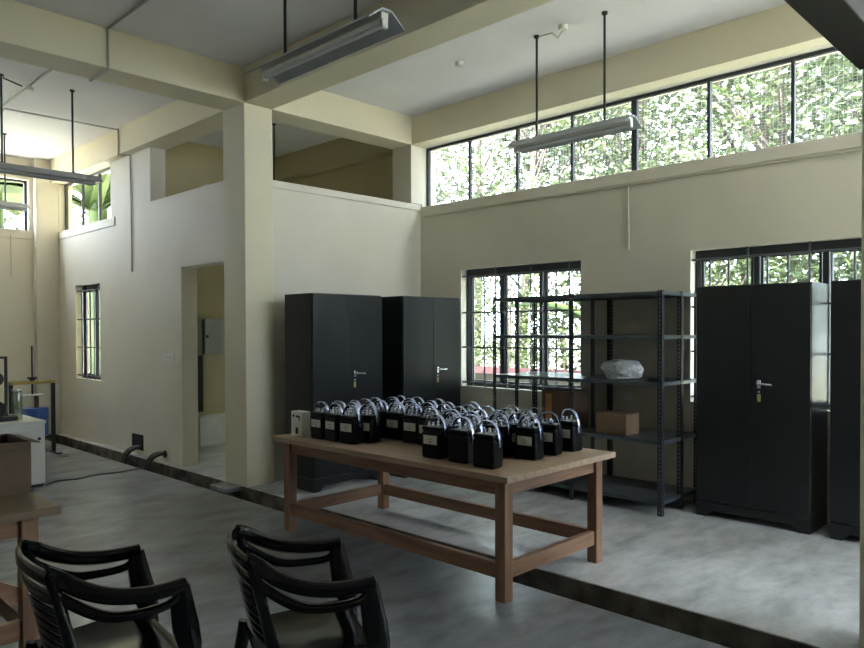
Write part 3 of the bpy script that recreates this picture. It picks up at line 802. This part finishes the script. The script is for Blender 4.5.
# ------------------------------------------------------------------ outside: trees, garden wall
def leaves(b, pts, size, rnd, long=1.0):
    vs = []; fs = []
    for p in pts:
        s_ = size*rnd.uniform(.6, 1.3); a = rnd.uniform(0, 2*PI); t = rnd.uniform(-.9, .5)
        d = Vector((math.cos(a)*math.cos(t), math.sin(a)*math.cos(t), math.sin(t)))
        q = d.cross(Vector((rnd.uniform(-1, 1), rnd.uniform(-1, 1), rnd.uniform(-.3, 1)))).normalized()
        n_ = d.cross(q)
        k = len(vs)
        vs += [p, p+d*s_*.5*long+q*s_*.24+n_*s_*.06, p+d*s_*long, p+d*s_*.5*long-q*s_*.24+n_*s_*.06]; fs.append((k, k+1, k+2, k+3))
    return vs, fs


def fast_mesh(name, vs, fs, m, parent):
    me = bpy.data.meshes.new(name); me.from_pydata([tuple(v) for v in vs], [], fs); me.materials.append(m)
    o = bpy.data.objects.new(name, me); COL.objects.link(o); o.parent = parent; return o


def tree(kind, H, rad, seed, nleaf, size, low=.25):
    rnd = random.Random(seed); e = empty('broadleaf_tree', (0, 0, 0))
    tr = MB(); top = Vector((rnd.uniform(-.4, .4), rnd.uniform(-.4, .4), H*.8))
    tr.sweep([(0, 0, -.4), tuple(top*.35+Vector((.1, .1, 0))), tuple(top*.7), tuple(top)], [.12, .09, .06, .02], [.12, .09, .06, .02], 8, 3, side=(1, 0, 0))
    pts = []
    nb = 26
    for i in range(nb):
        f = rnd.uniform(low, 1); z = H*f; rr = rad*(1-.55*abs(f-.55)/.55)*rnd.uniform(.45, 1); a = rnd.uniform(0, 2*PI)
        c = Vector((math.cos(a)*rr, math.sin(a)*rr, z)); s0 = top*min(f*.85, 1)
        tr.sweep([tuple(s0), tuple((s0+c)/2+Vector((0, 0, -.1))), tuple(c)], [.03, .02, .01], [.03, .02, .01], 5, 2, side=(.3, .2, 1))
        for _ in range(nleaf//nb):
            v = Vector([max(-1.9, min(1.9, rnd.gauss(0, 1))) for _q in range(3)]); v.z *= .75; pts.append(c+v*rad*.2)
    tr.build('trunk', m_bark, e)
    vs, fs = leaves(None, pts, size, rnd); fast_mesh('foliage', vs, fs, m_leafs[kind], e)
    return e


protos = [tree(0, 8.5, 2.5, 1, 9000, .13), tree(1, 9.5, 2.8, 2, 9500, .13), tree(0, 7, 2.2, 3, 9500, .11, .12)]
spots = [  # x, y, proto, scale, label
    (10.8, 8.3, 0, 1.0, 'leafy tree outside the left end of the long high window'),
    (12.6, 11.0, 1, 1.15, 'tall dark green tree outside, far left of the long high window'),
    (11.2, 5.9, 2, 1.15, 'small-leaved tree outside the left barred window'),
    (13.6, 7.6, 1, 1.2, 'dense dark tree standing behind, left of centre beyond the high window'),
    (11.0, 3.4, 0, 1.1, 'leafy green tree outside, above the steel racks'),
    (13.2, 4.9, 2, 1.5, 'broad tree further back beyond the middle of the high window'),
    (10.7, 1.0, 1, 1.0, 'dark leafy tree outside the right barred window'),
    (12.4, 2.0, 0, 1.3, 'big tree outside behind the right end of the high window'),
    (15.8, 4.0, 1, 1.5, 'tallest dark tree at the back of the garden'),
    (16.5, 9.5, 1, 1.5, 'tall tree at the back of the garden, left'),
    (11.3, -1.5, 2, 1.3, 'tree outside past the near right column'),
    (7.8, 17.6, 2, 1.0, 'tree outside the small left barred window'),
    (4.9, 20.5, 1, 1.1, 'dark tree outside beyond the far left corner'),
]
spots += [(10.2, y_, 2, .5, 'low dense shrub row behind the garden, %s' % w_) for y_, w_ in ((9.4, 'leftmost bush'), (8.1, 'second bush from left'), (6.9, 'third bush from left'), (5.6, 'fourth bush from left'),
           (4.3, 'fifth bush from left'), (3.0, 'sixth bush from left'), (1.7, 'seventh bush from left'), (.5, 'rightmost bush'))]
used = set()
for x, y, k, s, lab in spots:
    o = protos[k] if k not in used else copy_tree(protos[k]); used.add(k)
    o.location = (x, y, -.42); o.scale = (s, s, s); o.rotation_euler = (0, 0, R.uniform(0, 6.28)); tag(o, lab, 'tree', 'garden trees')
    if s == .5: o.name = 'shrub'; o['category'] = 'shrub'; o['group'] = 'shrubs behind the garden wall'


def banana(H, seed):
    rnd = random.Random(seed); e = empty('banana_plant', (0, 0, 0))
    MB().sweep([(0, 0, -.05), (.03, 0, H*.3), (0, 0, H*.62)], [.13, .11, .07], [.13, .11, .07], 10, 4, side=(1, 0, 0)).build('stem', m_leafs[2], e)
    for i in range(10):
        a = i*2.4+rnd.uniform(-.3, .3); L = H*rnd.uniform(.42, .6); el = rnd.uniform(.35, 1.25)
        n = 10; vs = []; fs = []
        for k in range(n+1):
            t = k/n; r_ = L*t*math.cos(el*(1-.5*t)); z = H*.6+L*(math.sin(el)*t-.55*t*t)
            c = Vector((math.cos(a)*r_, math.sin(a)*r_, z)); sd = Vector((-math.sin(a), math.cos(a), 0)); w_ = .30*math.sin(PI*min(max(t, .04), .97))**.6
            for s in (-1, 0, 1): vs.append(c+sd*w_*s-Vector((0, 0, .10*abs(s)*w_/.3)))
            if k:
                o_ = (k-1)*3; fs += [(o_, o_+1, o_+4, o_+3), (o_+1, o_+2, o_+5, o_+4)]
        q = fast_mesh('leaf', vs, fs, m_leafs[2], e)
        q.modifiers.new('thickness', 'SOLIDIFY').thickness = .004
    return e


bn = banana(4.9, 4); bn.location = (5.5, 14.6, -.42); bn.scale = (1.5, 1.5, 1.5); tag(bn, 'banana plant outside the small high window at left', 'plant', 'banana plants')
for (x, y, s, lab) in ((4.2, 16.2, 1.7, 'banana plant outside the far high window, right one'), (2.6, 17.6, 1.8, 'banana plant outside the far high window, left one'), (6.6, 17.0, 1.7, 'banana plant behind, seen through the small high window'),
                       (9.0, 5.3, .62, 'low banana plant outside the left barred window'), (8.9, 2.1, .62, 'low banana plant outside the right barred window')):
    c = copy_tree(bn); c.location = (x, y, -.42); c.scale = (s, s, s); c.rotation_euler = (0, 0, R.uniform(0, 6)); c['label'] = lab

e = empty('garden_wall', (8.6, 7.0, -.42), 0, 'low pale garden wall with red tiled coping, outside the left barred window', 'wall')
MB().box(-.08, .08, -2.2, 3.2, 0, 1.36).build('masonry', m_gwall, e)
b = MB()
for i in range(27): b.prism([(-.15, 1.361), (.15, 1.361), (.02, 1.46), (-.02, 1.46)], lambda x, z, i=i: (x, -2.2+i*.2, z), lambda x, z, i=i: (x, -2.205+(i+1)*.2, z))
b.build('coping', m_red, e)
